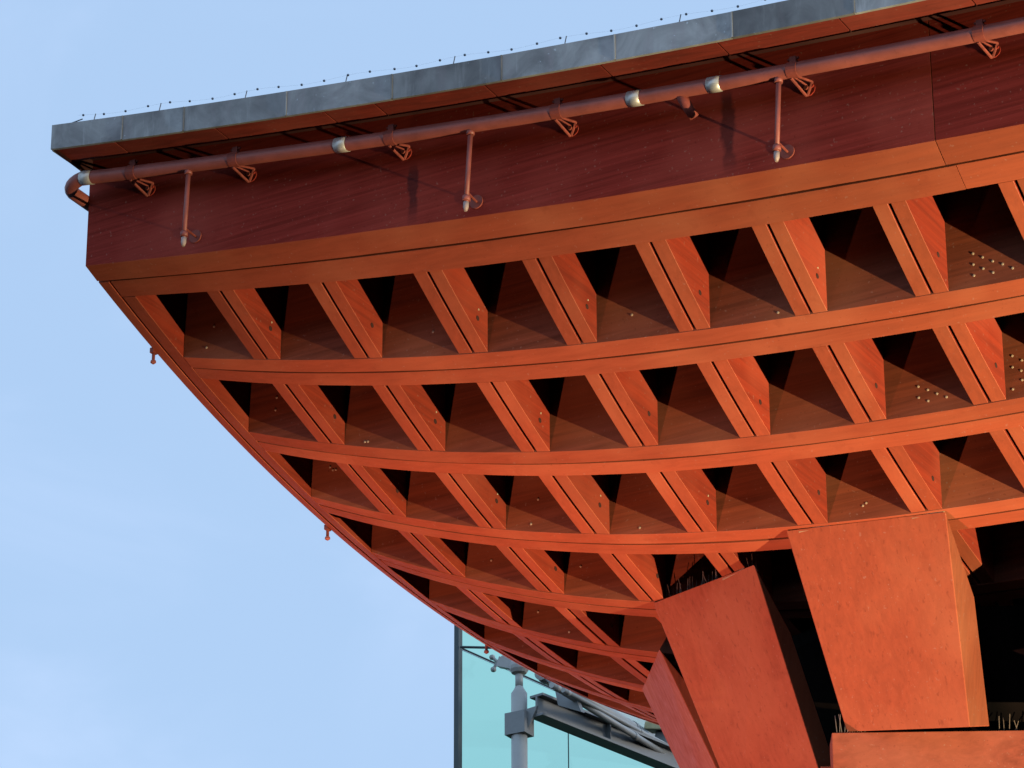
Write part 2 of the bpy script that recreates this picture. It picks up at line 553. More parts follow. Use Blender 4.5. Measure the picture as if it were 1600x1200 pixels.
GV = 0.013
rest = MB()
for i in range(1, NCOL):
    for b in range(NROW):
        y0 = rowy(b) + (0.182 if b == 0 else HWD + 0.0015)
        y1 = (rowy(b + 1) if b + 1 < NROW else YB) - (HWD + 0.0015 if b + 1 < NROW else 0.0)
        single = i <= 11 and b <= 8
        for s in (-1, 1):
            lift = 0.008 + random.uniform(-0.003, 0.003)
            xa, xb = (i - HWD, i - GV) if s < 0 else (i + GV, i + HWD)
            mbt = cross_timber(xa, xb, y0, y1, 4, lift)
            if single:
                o = put('cross_timber', mbt.mesh('cross_timber', M['red_y'], M['side_y']), gate)
                if s > 0 and i <= 9 and b <= 4:
                    yy = y1 - 0.157 + random.uniform(-0.01, 0.01)
                    put('bolt_recess', HOLE, o, W(xb, yy, zs(xb, yy) + 0.150 + random.uniform(-0.006, 0.012)))
                    if random.random() < 0.55:
                        put('stud', STUDX, o, W(xb, yy + 0.015, zs(xb, yy) + 0.225 + random.uniform(-0.01, 0.02)))
            else:
                k = len(rest.v)
                rest.v += mbt.v
                rest.f += [tuple(q + k for q in f) for f in mbt.f]; rest.mi += mbt.mi
put('farther_cross_timbers', rest.mesh('farther_cross_timbers', M['red_y'], M['side_y']), gate, kind='stuff')

# studs in small arrays on the long timbers' sides
def studs(j, pts):
    o = long_timbers[(j, -1)]
    y = rowy(j) - HWD
    for x, h in pts:
        put('stud', STUD, o, W(x, y, zs(x, y) + h))
studs(1, [(7.347, .28), (7.422, .235), (7.501, .187), (7.578, .148), (7.655, .10), (7.345, .189), (7.422, .141), (7.498, .094), (7.345, .097),
          (0.38, .10), (0.45, .30), (2.62, .22), (4.45, .21), (5.72, .06)])
studs(2, [(6.417, .241), (6.495, .20), (6.57, .156), (6.647, .115), (6.416, .147), (6.493, .107), (7.208, .364), (7.283, .313), (7.204, .269), (7.273, .228), (7.195, .085), (7.275, .148),
          (1.34, .05), (1.37, .055), (0.42, .25), (0.43, .37)])
studs(3, [(0.34, .33), (0.37, .31), (0.40, .32), (2.38, .07), (3.42, .06), (2.45, .3), (5.45, .12), (5.48, .14), (7.6, .05), (7.605, .09), (7.612, .13)])
studs(4, [(1.4, .22), (2.3, .28), (3.3, .24)])
studs(5, [(1.62, .07), (1.3, .2)])

# boarding above the lattice and the roof covering
mb = MB()
secs = []
for x in xs_range(0.0, XE)[::3] + [XE]:
    secs.append([W(x, 0.05 + (YB - 0.1) * k / 14, max(zs(x, 0.05 + (YB - 0.1) * k / 14) + DEPTH - 0.03, -9)) for k in range(15)])
mb.loft(secs, closed=False)
put('roof_boarding', mb.mesh('roof_boarding', M['deck']), gate)
mb = MB()
secs = []
for x in xs_range(-0.11, XE + 0.11)[::2] + [XE + 0.11]:
    secs.append([W(x, -0.68, cop_top(x) - 0.03), W(x, YB + 0.68, cop_top(x) - 0.03), W(x, YB + 0.68, cop_top(x) - 0.05), W(x, -0.68, cop_top(x) - 0.05)])
mb.loft(secs)
put('roof_cover', mb.mesh('roof_cover', M['roof_top']), gate)

# metal coping along the eave: one folded sheet per panel
seams = [-0.125, 0.600, 1.217] + [2.2205 + 0.9955 * k for k in range(0, 30)]
seams = [s for s in seams if s < XE] + [XE + 0.125]
YO = -0.72
for k in range(len(seams) - 1):
    a, b = seams[k] + 0.003, seams[k + 1] - 0.003
    pr = random.uniform(-0.003, 0.003)
    m_ = MB(); secs = []
    n = 4
    for q in range(n + 1):
        x = a + (b - a) * q / n
        zt, zb_ = cop_top(x), cop_bot(x)
        secs.append([W(x, YO + pr, zb_ + 0.004), W(x, YO + pr, zt - 0.004), W(x, YO + pr + 0.006, zt), W(x, YO + 0.3, zt + 0.01), W(x, YO + 0.3, zt - 0.005),
                     W(x, YO + 0.022, zt - 0.015), W(x, YO + 0.022, zb_), W(x, YO + pr + 0.004, zb_)])
    m_.loft(secs)
    o = put('coping_panel', m_.mesh('coping_panel', M['coping']), gate)
    if a < 8.5 and k > 0:            # raised seam cover
        s_ = MB()
        x = a
        s_.box((W(x, YO - 0.004, 0) + Vector((0, 0, (cop_top(x) + cop_bot(x)) / 2 * D))), (0.010, 0.006, (cop_top(x) - cop_bot(x)) * D - 0.01))
        put('seam_strip', s_.mesh('seam_strip', M['coping']), o)
# coping return on the left end
m_ = MB()
m_.loft([[W(-0.125, y, cop_top(-.1) - 0.002), W(-0.125, y, cop_bot(-.1)), W(-0.112, y, cop_bot(-.1)), W(-0.112, y, cop_top(-.1) - 0.002)] for y in (YO + 0.024, 3.0, 6.5, 10.0, YB + 0.7)])
put('coping_panel', m_.mesh('coping_panel', M['coping']), gate, label='coping return along the left side of the roof')

# soffit under the coping: outer boards in short lengths, deep slot behind
edges = [-0.10, 0.50, 1.50, 2.55, 3.02, 4.03, 5.05, 6.05, 7.05, 8.05, 9.1, 11, 13, 16, 20, 25, XE + 0.1]
for k in range(len(edges) - 1):
    a, b = edges[k] + 0.008, edges[k + 1] - 0.008
    m_ = MB(); secs = []
    n = max(2, int((b - a) / 0.5))
    for q in range(n + 1):
        x = a + (b - a) * q / n; z0 = cop_bot(x) + 0.018
        secs.append([W(x, -0.67, z0), W(x, -0.45, z0 - 0.008), W(x, -0.45, z0 + 0.03), W(x, -0.67, z0 + 0.03)])
    m_.loft(secs)
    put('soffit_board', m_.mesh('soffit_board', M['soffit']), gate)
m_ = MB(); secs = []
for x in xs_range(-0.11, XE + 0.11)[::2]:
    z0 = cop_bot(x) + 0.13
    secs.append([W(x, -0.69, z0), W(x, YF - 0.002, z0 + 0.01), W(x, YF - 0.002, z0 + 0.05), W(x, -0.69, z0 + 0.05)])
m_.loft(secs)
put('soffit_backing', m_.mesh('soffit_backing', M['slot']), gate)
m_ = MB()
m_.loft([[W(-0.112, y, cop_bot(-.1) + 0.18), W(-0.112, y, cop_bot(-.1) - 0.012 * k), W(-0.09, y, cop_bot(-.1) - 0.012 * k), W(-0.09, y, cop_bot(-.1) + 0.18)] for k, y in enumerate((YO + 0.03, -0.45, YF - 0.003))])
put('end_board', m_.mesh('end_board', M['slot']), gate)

# ------------------------------------------------------------------ drum pillar of broad leaning boards
PC = Vector((5.45, 7.25))
def pillar_board(tl, tr, length=1.60, lean=0.46, taper=0.82, th=0.47, pinch=0.0, lift=0.0, name='pillar_board'):
    """tl / tr: plan points (bays) of the board's top outer edge."""
    tl, tr = Vector(tl), Vector(tr)
    dirv = (tr - tl); wdt = dirv.length; dirv.normalize()
    inn = Vector((-dirv.y, dirv.x))
    mid = (tl + tr) / 2
    if inn.dot(PC - mid) < 0:
        inn = -inn
    def pt(side, k, off, dz=0.0):
        # side -1/1, k = distance down, off = inward offset
        wl = wdt * (1 - (1 - taper) * k / length)
        p = mid + dirv * (side * wl / 2 - (pinch * k / length if side > 0 else 0)) + inn * (lean * k + off)
        return p
    zt = [zs(tl.x, tl.y) - 0.012, zs(tr.x, tr.y) - 0.012]
    zb = min(zt) - length
    m_ = MB()
    v = []
    for side, z0 in ((-1, zt[0]), (1, zt[1])):
        p0 = pt(side, 0, 0); p1 = pt(side, length, 0)
        q0 = pt(side, 0.50, th * 0.90 - lean * 0.05); q1 = pt(side, length - 0.06, th * 0.86)
        v.append([W(p0.x, p0.y, z0), W(q0.x, q0.y, z0 - 0.50), W(q1.x, q1.y, zb + 0.12 + (lift if side < 0 else 0.0)), W(p1.x, p1.y, zb + (lift if side < 0 else 0.0))])
    m_.loft(v)
    m_.mi = [1, 1, 1, 0] + [1, 1] if len(m_.f) == 6 else m_.mi
    return m_.mesh(name, M['red_z'], M['web_z'], bevel=0.006), (mid, dirv, inn, wdt)

def rotp(p, a):
    p = Vector(p) - PC
    c, s = math.cos(a), math.sin(a)
    return PC + Vector((p.x * c - p.y * s, p.x * s + p.y * c))
TOPS = [((4.749, 2.899), (6.155, 2.888)), ((3.004, 3.862), (4.253, 3.299)), ((1.756, 5.963), (2.590, 4.742))]
mirx = lambda p: (2 * PC.x - p[0], p[1])
miry = lambda p: (p[0], 2 * PC.y - p[1])
allt = list(TOPS)
allt += [(mirx(b), mirx(a)) for a, b in TOPS[1:]]
allt += [(miry(b), miry(a)) for a, b in list(allt)]
allt += [((1.45, 7.9), (1.50, 6.6)), (mirx((1.50, 6.6)), mirx((1.45, 7.9)))]
frames = []
for k, (a, b) in enumerate(allt):
    me, fr = pillar_board(a, b, length=1.2 if k == 3 else (1.545, 1.74)[min(k, 1)], lift=0.16 if k == 0 else 0.0, pinch=(0.08, 0.04)[min(k, 1)], th=0.47 if k == 0 else 0.22)  # unseen right-hand board cut short to keep its shadow off the ring
    put('pillar_board', me, gate)
    frames.append(fr)
# packing plates between boards and lattice
for k in range(2):
    mid, dirv, inn, wdt = frames[k]
    xs_ = (5.0, 6.0) if k == 0 else (4.0,)
    for x in xs_:
        t_ = (x - mid.x) / dirv.x
        p = mid + dirv * t_ + inn * 0.02
        m_ = MB()
        ang = math.atan2(dirv.y, dirv.x)
        m_.box(W(p.x, p.y + 0.02, zs(p.x, p.y) - 0.004), (0.22, 0.05, 0.012), Matrix.Rotation(ang, 3, 'Z'))
        put('packing_plate', m_.mesh('packing_plate', M['plate']), gate)
# inner drum added behind the boards, near black to stand for shade
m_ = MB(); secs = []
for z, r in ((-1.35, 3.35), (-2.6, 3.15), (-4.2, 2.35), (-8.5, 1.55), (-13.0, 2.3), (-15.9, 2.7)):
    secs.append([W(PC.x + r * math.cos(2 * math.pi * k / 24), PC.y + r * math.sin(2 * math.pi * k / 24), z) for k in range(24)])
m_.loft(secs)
put('shade_core', m_.mesh('shade_core', M['shade_black']), gate)
# lower tier: boards standing like a pinwheel below the first ones, then the shaft down to the paving
def ring_board(p0, p1, ztop, hgt, th=0.34):
    p0, p1 = Vector(p0), Vector(p1)
    d = (p1 - p0).normalized(); inn = Vector((-d.y, d.x))
    if inn.dot(PC - (p0 + p1) / 2) < 0:
        inn = -inn
    m_ = MB(); v = []
    for p in (p0, p1):
        v.append([W(p.x, p.y, ztop), W(p.x + inn.x * th, p.y + inn.y * th, ztop + 0.02), W(p.x + inn.x * (th + .08), p.y + inn.y * (th + .08), ztop - hgt), W(p.x + inn.x * 0.06, p.y + inn.y * 0.06, ztop - hgt)])
    m_.loft(v)
    return m_.mesh('ring_board', M['ring'], bevel=0.006)
RB = ((4.80, 3.500), (6.82, 4.606))
for k in range(11):
    a = -k * 2 * math.pi / 12
    put('ring_board', ring_board(rotp(RB[0], a), rotp(RB[1], a), -3.78 - (0.0 if k == 0 else 0.06), 0.34), gate)
for k in range(12):
    a = -k * 2 * math.pi / 12
    m_ = MB()
    v = []
    for s in (-1, 1):
        row = []
        for z, r, w_ in ((-4.8, 2.75, 0.60), (-9.0, 2.05, 0.45), (-15.88, 3.6, 0.8)):
            row.append((z, r, w_))
        prof = []
        for z, r, w_ in row:
            p = rotp((PC.x + s * w_, PC.y - r), a); prof.append(W(p.x, p.y, z))
        for z, r, w_ in reversed(row):
            p = rotp((PC.x + s * w_, PC.y - r + 0.35), a); prof.append(W(p.x, p.y, z))
        v.append(prof)
    m_.loft(v)
    put('shaft_board', m_.mesh('shaft_board', M['red_z']), gate)
# block end of the inner ring, in the shade beside the second board
m_ = MB()
m_.box(W(4.62, 3.98, -4.28), (0.22, 0.30, 0.52), Matrix.Rotation(rad(24), 3, 'Z'))
put('ring_block', m_.mesh('ring_block', M['red_x'], bevel=0.008), gate)

# ------------------------------------------------------------------ bird spikes
def spike_strip(pts, n, h, label, lean=0.25):
    m_ = MB()
    pts = [Vector(p) for p in pts]
    base = empty('bird_spike_strip', (pts[0] + pts[-1]) / 2, label=label, cat='bird spikes', group='bird spike strips on the pillar ledges')
    for k in range(n):
        f = (k + 0.5) / n
        p = pts[0].lerp(pts[-1], f)
        tip = p + Vector((random.uniform(-lean, lean) * h, random.uniform(-lean, lean) * h, h * random.uniform(0.75, 1.1)))
        m_.tube([p, tip], 0.0026, n=5)
    put('spikes', m_.mesh('spikes', M['spike']), base)
    s_ = MB(); s_.tube([pts[0], pts[-1]], 0.006, n=6)
    put('base_rail', s_.mesh('base_rail', M['spike']), base)
def on_board(k, t_, off, dz):
    mid, dirv, inn, wdt = frames[k]
    p = mid + dirv * (t_ * wdt / 2) + inn * off
    return W(p.x, p.y, zs(p.x, p.y) + dz)
spike_strip([on_board(1, -0.9, 0.05, -0.03), on_board(1, 0.25, 0.05, -0.03)], 26, 0.13, 'row of wire bird spikes along the top of the middle board')
spike_strip([on_board(1, 0.62, 0.05, -0.03), on_board(1, 0.98, 0.05, -0.03)], 9, 0.13, 'short row of wire bird spikes at the right corner of the middle board')
spike_strip([on_board(0, -0.5, 0.03, -0.012), on_board(0, 0.42, 0.03, -0.012)], 16, 0.06, 'low row of bird spikes on top of the broad right-hand board')
r0, r1 = Vector(RB[0]), Vector(RB[1])
def on_ring(f, off=0.05):
    p = r0.lerp(r1, f); d = (r1 - r0).normalized()
    return W(p.x - d.y * off, p.y + d.x * off, -3.775)
spike_strip([on_ring(0.015), on_ring(0.12)], 12, 0.12, 'wire bird spikes at the left end of the lower ring board')
spike_strip([on_ring(0.58, 0.12), on_ring(0.85, 0.12)], 16, 0.12, 'wire bird spikes at the right of the lower ring board')

# ------------------------------------------------------------------ drencher pipe along the fascia
def pz(x): return 0.5394 * ((XC - x) / 10) ** 2 - 0.5779
YP = -0.44
PR = 0.0445
pipe = empty('drencher_pipe', W(0.06, YP, pz(0)), label='red painted water pipe running along the dark fascia under the eave', cat='pipe')
m_ = MB()
pts = [W(x, YP, pz(x)) for x in xs_range(0.0, XE - 0.2)]
el = []
cx = 0.0
for k in range(1, 7):
    a = k / 6 * math.pi / 2
    el.append(W(-0.175 * math.sin(a), YP + 0.12 * (1 - math.cos(a)), pz(0) - 0.006 * k))
pts = [W(-0.175, 6.0, pz(0) - 0.04), W(-0.175, 1.0, pz(0) - 0.04), W(-0.175, -0.1, pz(0) - 0.04)] + list(reversed(el)) + pts
m_.tube(pts, PR, n=18)
put('main_pipe', m_.mesh('main_pipe', M['pipe'], smooth=True), pipe)
for x in (0.062, 2.582, 5.231, 5.913):
    m_ = MB()
    m_.tube([W(x - 0.055, YP, pz(x - 0.055)), W(x + 0.055, YP, pz(x + 0.055))], PR + 0.004, n=20)
    put('coupling_band', m_.mesh('coupling_band', M['silver'], smooth=True), pipe)
for xc_, xp, zp in ((0.527, 0.512, 0.637), (1.55, 1.526, 0.492), (3.045, 3.014, 0.286), (4.555, 4.532, 0.072), (6.564, 6.554, -0.155), (8.06, 8.044, -0.266)):
    c = W(xc_, YP, pz(xc_)); pl = W(xp, YF, zp)
    m_ = MB()
    apex = pl + Vector((0.0, -0.016, -0.048))
    m_.tube([c + Vector((-0.02, 0.0, -PR - 0.002)), apex + Vector((-0.006, 0, 0))], 0.009, n=6)
    m_.tube([c + Vector((0.02, 0.0, -PR - 0.002)), pl + Vector((0.034, -0.016, 0.036))], 0.008, n=6)
    m_.tube([pl + Vector((0.034, -0.016, 0.036)), apex], 0.009, n=6)
    m_.tube([c + Vector((0.0, 0.0, -PR - 0.002)), pl + Vector((0.0, -0.016, 0.02)), apex], 0.006, n=6)
    m_.tube([pl + Vector((0, -0.006, 0)), pl + Vector((0, -0.035, 0))], 0.014, n=8)
    br = put('bracket', m_.mesh('bracket', M['bracket']), pipe)
    m_ = MB(); m_.tube([W(xc_ - 0.042, YP, pz(xc_ - 0.042)), W(xc_ + 0.042, YP, pz(xc_ + 0.042))], PR + 0.005, n=18)
    m_.box(c + Vector((0, 0, PR + 0.022)), (0.04, 0.026, 0.038))
    m_.tube([c + Vector((-0.035, 0, PR + 0.03)), c + Vector((0.035, 0, PR + 0.03))], 0.008, n=6)
    put('clamp', m_.mesh('clamp', M['bracket']), br)
    m_ = MB(); m_.disc(pl, (0, -1, 0), 0.046, 0.007, n=20)
    m_.disc(pl + Vector((0.03, -0.007, 0.012)), (0, -1, 0), 0.011, 0.012, n=8); m_.disc(pl + Vector((-0.03, -0.007, -0.01)), (0, -1, 0), 0.011, 0.012, n=8)
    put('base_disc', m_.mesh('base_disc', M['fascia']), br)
for xt, xb_, zb_, xd, zd in ((1.09, 1.066, -0.106, 0.998, 0.074), (3.775, 3.73, -0.50, 3.673, -0.328), (6.441, 6.397, -0.802, 6.365, -0.634)):
    top, bot = W(xt, YP, pz(xt)), W(xb_, YP, zb_)
    m_ = MB(); m_.tube([top, bot], 0.0155, n=12)
    m_.tube([top.lerp(bot, 0.06), top.lerp(bot, 0.12)], 0.025, n=12)
    m_.tube([top.lerp(bot, 0.87), top.lerp(bot, 0.93)], 0.025, n=12)
    dr = put('drop_pipe', m_.mesh('drop_pipe', M['pipe'], smooth=True), pipe)
    dv = (bot - top).normalized()
    m_ = MB(); m_.tube([bot - dv * 0.03, bot + dv * 0.006, bot + dv * 0.03], [0.0175, 0.017, 0.009], n=12)
    put('nozzle', m_.mesh('nozzle', M['white_cap'], smooth=True), dr)
    dc = W(xd, YF, zd)
    m_ = MB(); m_.disc(dc, (0, -1, 0), 0.045, 0.010, n=20); m_.tube([dc, top.lerp(bot, 0.82)], 0.008, n=8)
    put('wall_disc', m_.mesh('wall_disc', M['bracket']), dr)
m_ = MB(); a = W(5.60, YP, pz(5.60))
m_.tube([a, a + Vector((0.03, 0.05, -0.09)), a + Vector((0.05, 0.10, -0.145))], [0.034, 0.033, 0.030], n=14)
put('branch_stub', m_.mesh('branch_stub', M['bracket'], smooth=True), pipe)

# sprinkler heads hanging from the left edge
for lab, (y, z) in (('small sprinkler head on the left edge nearest the eave corner', (0.838, -0.289)), ('small sprinkler head halfway down the left edge', (3.569, -0.93)),
                    ('small sprinkler head low on the left edge above the glass', (6.358, -1.105))):
    b = W(-0.13, y, z)
    e = empty('sprinkler_head', b, label=lab, cat='sprinkler', group='sprinkler heads along the left edge')
    m_ = MB(); m_.box(b + Vector((0.0, 0, 0.015)), (0.028, 0.05, 0.035)); m_.tube([b + Vector((0, 0, 0.0)), b + Vector((0, 0, -0.055))], 0.011, n=8)
    put('stem', m_.mesh('stem', M['bracket']), e)
    m_ = MB(); m_.tube([b + Vector((0, 0, -0.055)), b + Vector((0, 0, -0.068)), b + Vector((0, 0, -0.078))], [0.018, 0.020, 0.008], n=10)
    put('nozzle', m_.mesh('nozzle', M['pipe']), e)

# ------------------------------------------------------------------ beaded bird wire above the coping
YW = -0.60
bw = empty('bird_wire', W(0.1, YW, cop_top(0.1)), label='thin bird wire with dark beads on short posts above the grey coping', cat='bird wire')
def wz(x): return cop_top(x) + 0.115 + 0.012 * math.cos((x - 0.93) * 2 * math.pi / 0.95)
m_ = MB(); m_.tube([W(0.05 + 0.055 * k, YW, wz(0.05 + 0.055 * k)) for k in range(160)], 0.0003, n=4)
put('wire', m_.mesh('wire', M['wire']), bw)
bm_ = MB(); bm_.ball((0, 0, 0), 0.0085, n=8)
BEAD = bm_.mesh('bead', M['bead'], smooth=True)
x = 0.112
while x < 8.6:
    put('bead', BEAD, bw, W(x + random.uniform(-.01, .01), YW, wz(x)))
    x += 0.2175
for x in (0.199, 0.866, 1.72, 2.688, 3.69, 4.691, 5.684, 6.68, 7.67, 8.4):
    m_ = MB(); m_.tube([W(x, YW, cop_top(x) - 0.02), W(x + 0.035, YW, wz(x + 0.035) + 0.005)], 0.0034, n=6)
    put('post', m_.mesh('post', M['wire']), bw)
m_ = MB(); m_.tube([W(-0.07, YW, cop_top(0) - 0.01), W(-0.06, YW, cop_top(0) + 0.06), W(0.10, YW, cop_top(0.1) + 0.085)], 0.004, n=6)
put('post', m_.mesh('post', M['wire']), bw)

# ------------------------------------------------------------------ glass and steel canopy behind the gate
def ray_at(u, v, y):           # survey helper: bay coordinates on the vertical plane y
    d = cf + cr * ((u - 800) / FPX) - cu * ((v - 600) / FPX)
    t = (y - CAMP[1]) / d.y
    return Vector((CAMP[0] + d.x * t, y, CAMP[2] + d.z * t))
def WV(p): return W(p.x, p.y, p.z)
YG = 40.0
g0 = ray_at(716, 1012, YG)
gd = Vector((math.cos(rad(82)), math.sin(rad(82)), 0))
GB, GT = -15.9, g0.z + 3.0
screen = empty('glass_screen', W(g0.x, g0.y, GB), label='aqua glass wall with dark edge mullion standing behind the gate', cat='glass wall')
m_ = MB(); m_.box(W(g0.x, g0.y, (GB + GT) / 2), (0.085, 0.12, (GT - GB) * D))
put('edge_mullion', m_.mesh('edge_mullion', M['mullion']), screen)
panes_s = [0.12, 3.75, 7.4, 11.0, 14.6]
levels = [GB + 0.1, 2.0, 8.0, g0.z, GT]
for a in range(len(panes_s) - 1):
    for b in range(len(levels) - 1):
        p, q = g0 + gd * (panes_s[a] + 0.012), g0 + gd * (panes_s[a + 1] - 0.012)
        z0, z1 = levels[b] + 0.012, levels[b + 1] - 0.012
        nn = Vector((-gd.y, gd.x, 0)) * 0.02
        m_ = MB()
        m_.loft([[W(p.x, p.y, z0), W(q.x, q.y, z0), W(q.x, q.y, z1), W(p.x, p.y, z1)], [W(p.x + nn.x, p.y + nn.y, z0), W(q.x + nn.x, q.y + nn.y, z0), W(q.x + nn.x, q.y + nn.y, z1), W(p.x + nn.x, p.y + nn.y, z1)]])
        put('glass_pane', m_.mesh('glass_pane', M['glass']), screen)
for z in levels[1:-1]:
    m_ = MB(); p, q = g0 + gd * 0.1, g0 + gd * 14.6
    m_.tube([W(p.x + 0.03, p.y, z), W(q.x + 0.03, q.y, z)], 0.016, n=6)
    put('transom', m_.mesh('transom', M['mullion']), screen)
for s_ in panes_s[1:]:
    m_ = MB(); p = g0 + gd * s_
    m_.tube([W(p.x, p.y, GB), W(p.x, p.y, GT)], 0.010, n=6)
    put('joint', m_.mesh('joint', M['mullion']), screen)
m_ = MB()
p = ray_at(720, 1011, YG - 0.05); q = ray_at(768, 1012, YG - 0.05)
m_.tube([WV(p), WV(q)], 0.022, n=8)
put('strut', m_.mesh('strut', M['mullion']), screen)
# point fixing on the glass
c = ray_at(777, 1034, YG + 0.8)
m_ = MB()
for du, dv in ((-8, -7), (10, -6), (-6, 12), (12, 4)):
    e = ray_at(777 + du, 1034 + dv, YG + 0.78)
    m_.tube([WV(c), WV(e)], 0.028, n=8); m_.ball(WV(e), 0.05)
put('spider_fitting', m_.mesh('spider_fitting', M['steel_pale']), screen)

# steel column in front of the glass
col_top = ray_at(811, 1042, YG - 1.0)
kx = col_top
column = empty('steel_column', W(kx.x, kx.y, GB), label='grey tubular steel column with stepped neck in front of the glass', cat='column', kind='thing')
def cz(v): return ray_at(811, v, YG - 1.0).z
m_ = MB(); m_.tube([W(kx.x, kx.y, GB), W(kx.x, kx.y, cz(1084)), W(kx.x, kx.y, cz(1076)), W(kx.x, kx.y, cz(1073))], [0.128, 0.128, 0.075, 0.064], n=20)
put('shaft', m_.mesh('shaft', M['steel_pale'], smooth=True), column)
m_ = MB(); m_.tube([W(kx.x, kx.y, cz(1075)), W(kx.x, kx.y, cz(1048))], 0.062, n=16)
put('neck', m_.mesh('neck', M['steel_pale'], smooth=True), column)
m_ = MB(); h = W(kx.x, kx.y, cz(1042)); m_.ball(h, 0.16, n=14); m_.box(h + Vector((-0.12, 0, 0.06)), (0.5, 0.14, 0.16), Matrix.Rotation(rad(20), 3, 'Y'))
put('head', m_.mesh('head', M['steel_pale']), column)
m_ = MB()
zc = (cz(1116) + cz(1150)) / 2
m_.box(W(kx.x, kx.y, zc), (0.36, 0.30, (cz(1116) - cz(1150)) * D))
m_.loft([[W(kx.x + 0.2, kx.y - 0.06, cz(1112)), W(kx.x + 0.45, kx.y - 0.06, cz(1110)), W(kx.x + 0.2, kx.y - 0.06, cz(1148))], [W(kx.x + 0.2, kx.y + 0.0, cz(1112)), W(kx.x + 0.45, kx.y + 0.0, cz(1110)), W(kx.x + 0.2, kx.y + 0.0, cz(1148))]])
put('collar', m_.mesh('collar', M['steel']), column)

# I-beam springing from the column
YBm = YG - 1.0
b0 = ray_at(838, 1102, YBm)
beam = empty('steel_beam', WV(b0), label='grey steel I-beam sloping away from the column', cat='beam', kind='thing')
b1d = Vector((math.cos(rad(80)), math.sin(rad(80)), 0))
def along(p, d, s): return p + d * s
def ibeam(p, d, L, hgt, fl, tw):
    side = Vector((d.y, -d.x, 0)).normalized()
    m_ = MB(); parts = []
    for (cx_, cz_, w_, h_) in ((0, hgt / 2, fl, tw), (0, -hgt / 2, fl, tw), (0, 0, tw, hgt - tw * 1.02)):
        mm = MB()
        secs = []
        for s in (0, L):
            c_ = p + d * s
            secs.append([WV(c_ + side * (sx * w_ / 2)) + Vector((0, 0, (cz_ + sz * h_ / 2) * D)) for sx, sz in ((-1, -1), (1, -1), (1, 1), (-1, 1))])
        mm.loft(secs); parts.append(mm)
    return parts
ip = ibeam(b0, b1d, 9.0, 0.42, 0.34, 0.05)
put('top_flange', ip[0].mesh('top_flange', M['steel']), beam)
put('bottom_flange', ip[1].mesh('bottom_flange', M['steel']), beam)
put('web', ip[2].mesh('web', M['steel']), beam)
for s in (2.2, 5.0):
    m_ = MB(); c_ = b0 + b1d * s; side = Vector((b1d.y, -b1d.x, 0)); m_.box(WV(c_ + side * 0.07), (0.12, 0.012, 0.27), Matrix.Rotation(rad(-10), 3, 'Z'))
    put('stiffener', m_.mesh('stiffener', M['steel']), beam)

# raking roof members that meet above the beam
def member(name, label, px, y0, y1, r, m, seg=2, group=None):
    a, b = ray_at(*px[0], y0), ray_at(*px[1], y1)
    e = empty(name, WV(a), label=label, cat='tube', group=group)
    m_ = MB(); m_.tube([WV(a), WV(b)], r, n=16)
    put('shaft', m_.mesh('shaft', M[m], smooth=True), e)
    for f in (0.02, 0.52):
        k_ = MB(); c_ = WV(a).lerp(WV(b), f); d_ = (WV(b) - WV(a)).normalized()
        k_.tube([c_, c_ + d_ * 0.12], r * 1.12, n=16)
        put('sleeve', k_.mesh('sleeve', M[m], smooth=True), e)
    return e
gr = 'raking steel roof tubes behind the gate'
member('roof_tube', 'thick grey raking tube nearest the underside of the gate', ((845, 1052), (1105, 1208)), YG - 0.4, YG + 9, 0.11, 'steel_pale', group=gr)
member('roof_tube', 'pale slim raking tube along the lower side of the thick one', ((862, 1070), (1100, 1216)), YG - 1.7, YG + 5, 0.05, 'steel_pale', group=gr)
member('roof_tube', 'pale raking tube highest up, just under the red edge', ((880, 1078), (1100, 1196)), YG - 1.6, YG + 6, 0.038, 'steel_pale', group=gr)
# gusset where beam and tubes meet
gs = [ray_at(u, v, YG - 0.75) for u, v in ((850, 1058), (874, 1066), (900, 1092), (908, 1112), (872, 1102), (867, 1078))]
m_ = MB(); m_.loft([[WV(p) for p in gs], [WV(p) + Vector((0.02, 0.08, 0)) for p in gs]])
put('gusset_plate', m_.mesh('gusset_plate', M['steel']), label='flat grey gusset plate joining the I-beam and the raking tubes', cat='steel plate')
# glass roof strip above the tubes; a pale coat paints in sky glare
fm, ft, fb, fo = mat('roof glass with painted glare')
ftr = ft.nodes.new('ShaderNodeBsdfTransparent'); ftr.inputs[0].default_value = (0.86, 0.97, 0.95, 1)
fmx = ft.nodes.new('ShaderNodeMixShader')
ftc = ft.nodes.new('ShaderNodeTexCoord')
ft.links.new(mrange(ft, noise(ft, ftc.outputs['Object'], 0.7, 3.0), 0.3, 0.7, 0.35, 0.75), fmx.inputs[0])
fb.inputs['Base Color'].default_value = (0.86, 0.87, 0.82, 1); fb.inputs['Roughness'].default_value = 0.3
ft.links.new(ftr.outputs[0], fmx.inputs[1]); ft.links.new(fb.outputs[0], fmx.inputs[2]); ft.links.new(fmx.outputs[0], fo.inputs['Surface'])
canopy = empty('canopy_glazing', WV(ray_at(870, 1070, YG + 1)), label='strip of glass roof with painted-in pale haze behind the raking steel tubes', cat='glazing')
cpx = [((876, 1062), (890, 1094), YG + 0.6), ((960, 1096), (972, 1136), YG + 4.0), ((1045, 1134), (1055, 1182), YG + 7.4), ((1130, 1172), (1140, 1228), YG + 10.8)]
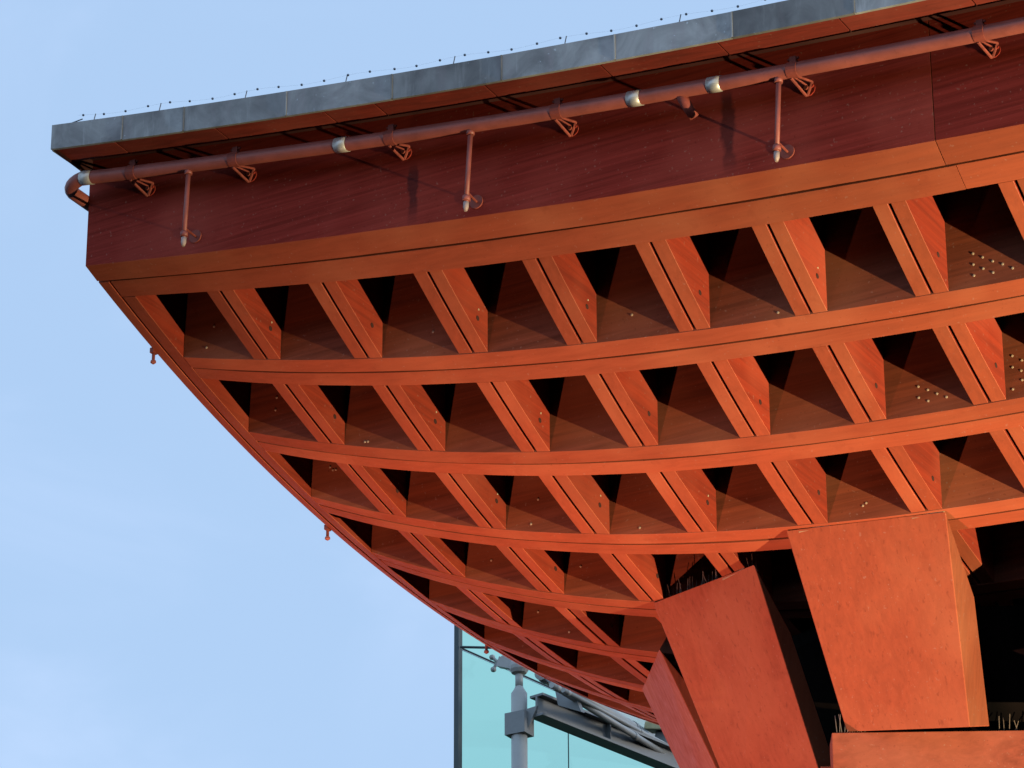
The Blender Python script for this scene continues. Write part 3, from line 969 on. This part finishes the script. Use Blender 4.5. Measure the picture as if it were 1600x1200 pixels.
for k in range(3):
    m_ = MB(); qs = []
    for (up_, lo_, yv), sh in ((cpx[k], 0.004), (cpx[k + 1], -0.004)):
        a_, b_ = WV(ray_at(*up_, yv)), WV(ray_at(*lo_, yv))
        qs.append([a_, b_, b_ + Vector((0, 0.03, 0.02)), a_ + Vector((0, 0.03, 0.02))])
    m_.loft(qs)
    put('roof_pane', m_.mesh('roof_pane', fm), canopy)
# small luminaire box on the far tubes
c = ray_at(1030, 1137, YG + 5)
lb = empty('luminaire', WV(c), label='small cream luminaire box among the steel tubes beside the pillar', cat='lamp')
m_ = MB(); m_.box(WV(c), (0.42, 0.3, 0.14), Matrix.Rotation(rad(12), 3, 'Y'))
put('body', m_.mesh('body', plain('cream lamp body', (0.75, 0.66, 0.36), 0.4), bevel=0.02), lb)
m_ = MB(); m_.box(WV(c) + Vector((0.28, 0.1, -0.25)), (0.75, 0.25, 0.24), Matrix.Rotation(rad(14), 3, 'Y'))
put('gear_box', m_.mesh('gear_box', M['steel'], bevel=0.02), lb)

# ------------------------------------------------------------------ the floodlights
def floodlight(name, label, pos, aim, power, colr, lens, mast, size, cone, blend):
    p = W(*pos); t_ = W(*aim)
    d = (t_ - p).normalized()
    e = empty(name, (p.x, p.y, 0), label=label, cat='floodlight')
    q = d.to_track_quat('-Z', 'Y').to_matrix()
    h = MB()
    secs = []
    for z, s in ((0.10, 0.10), (0.0, 0.19), (-0.10, 0.21)):
        secs.append([p - d * 0.16 + q @ Vector((sx * s, sy * s * 0.8, z)) for sx, sy in ((-1, -1), (1, -1), (1, 1), (-1, 1))])
    h.loft(secs)
    put('housing', h.mesh('housing', M['lamp_body'], bevel=0.012), e)
    l_ = MB(); l_.disc(p - d * 0.055, d, 0.15, 0.012, n=20)
    put('lens', l_.mesh('lens', M[lens]), e)
    k = MB()
    if mast:
        k.tube([(p.x, p.y, 0), (p.x, p.y, p.z - 0.35)], [0.075, 0.05], n=14)
        put('mast', k.mesh('mast', M['lamp_body'], smooth=True), e)
    else:
        k.box((p.x, p.y, 0.06), (0.5, 0.4, 0.12))
        put('foot', k.mesh('foot', M['lamp_body'], bevel=0.01), e)
    y = MB(); lo = Vector((p.x, p.y, p.z - 0.36 if mast else 0.12))
    for s in (-1, 1):
        y.tube([lo, lo + q @ Vector((s * 0.24, 0, 0)) + Vector((0, 0, 0.05)), p - d * 0.16 + q @ Vector((s * 0.24, 0, 0))], 0.014, n=8)
    put('yoke', y.mesh('yoke', M['lamp_body']), e)
    ld = bpy.data.lights.new(name + '_lamp', 'SPOT')
    ld.energy = power; ld.color = colr; ld.shadow_soft_size = size
    ld.spot_size = rad(cone); ld.spot_blend = blend
    lo_ = bpy.data.objects.new(name + '_lamp', ld)
    COL.objects.link(lo_)
    lo_.location = p + d * 0.02
    lo_.rotation_euler = d.to_track_quat('-Z', 'Y').to_euler()
    lo_.parent = e
    lo_.matrix_parent_inverse = Matrix.Translation(e.location).inverted()
floodlight('floodlight_mast', 'black mast floodlight between the drum pillars aimed up at the lattice', LAMP_MAIN, (8.2, 3.3, -1.3), MAIN_POWER, MAIN_COL, 'lens_main', True, 0.05, 54, 1.0)
floodlight('ground_floodlight', 'black floodlight on the paving below the left eave', LAMP_RED, (2.9, 5.8, -2.0), RED_POWER, RED_COL, 'lens_red', False, 0.05, 52, 1.0)
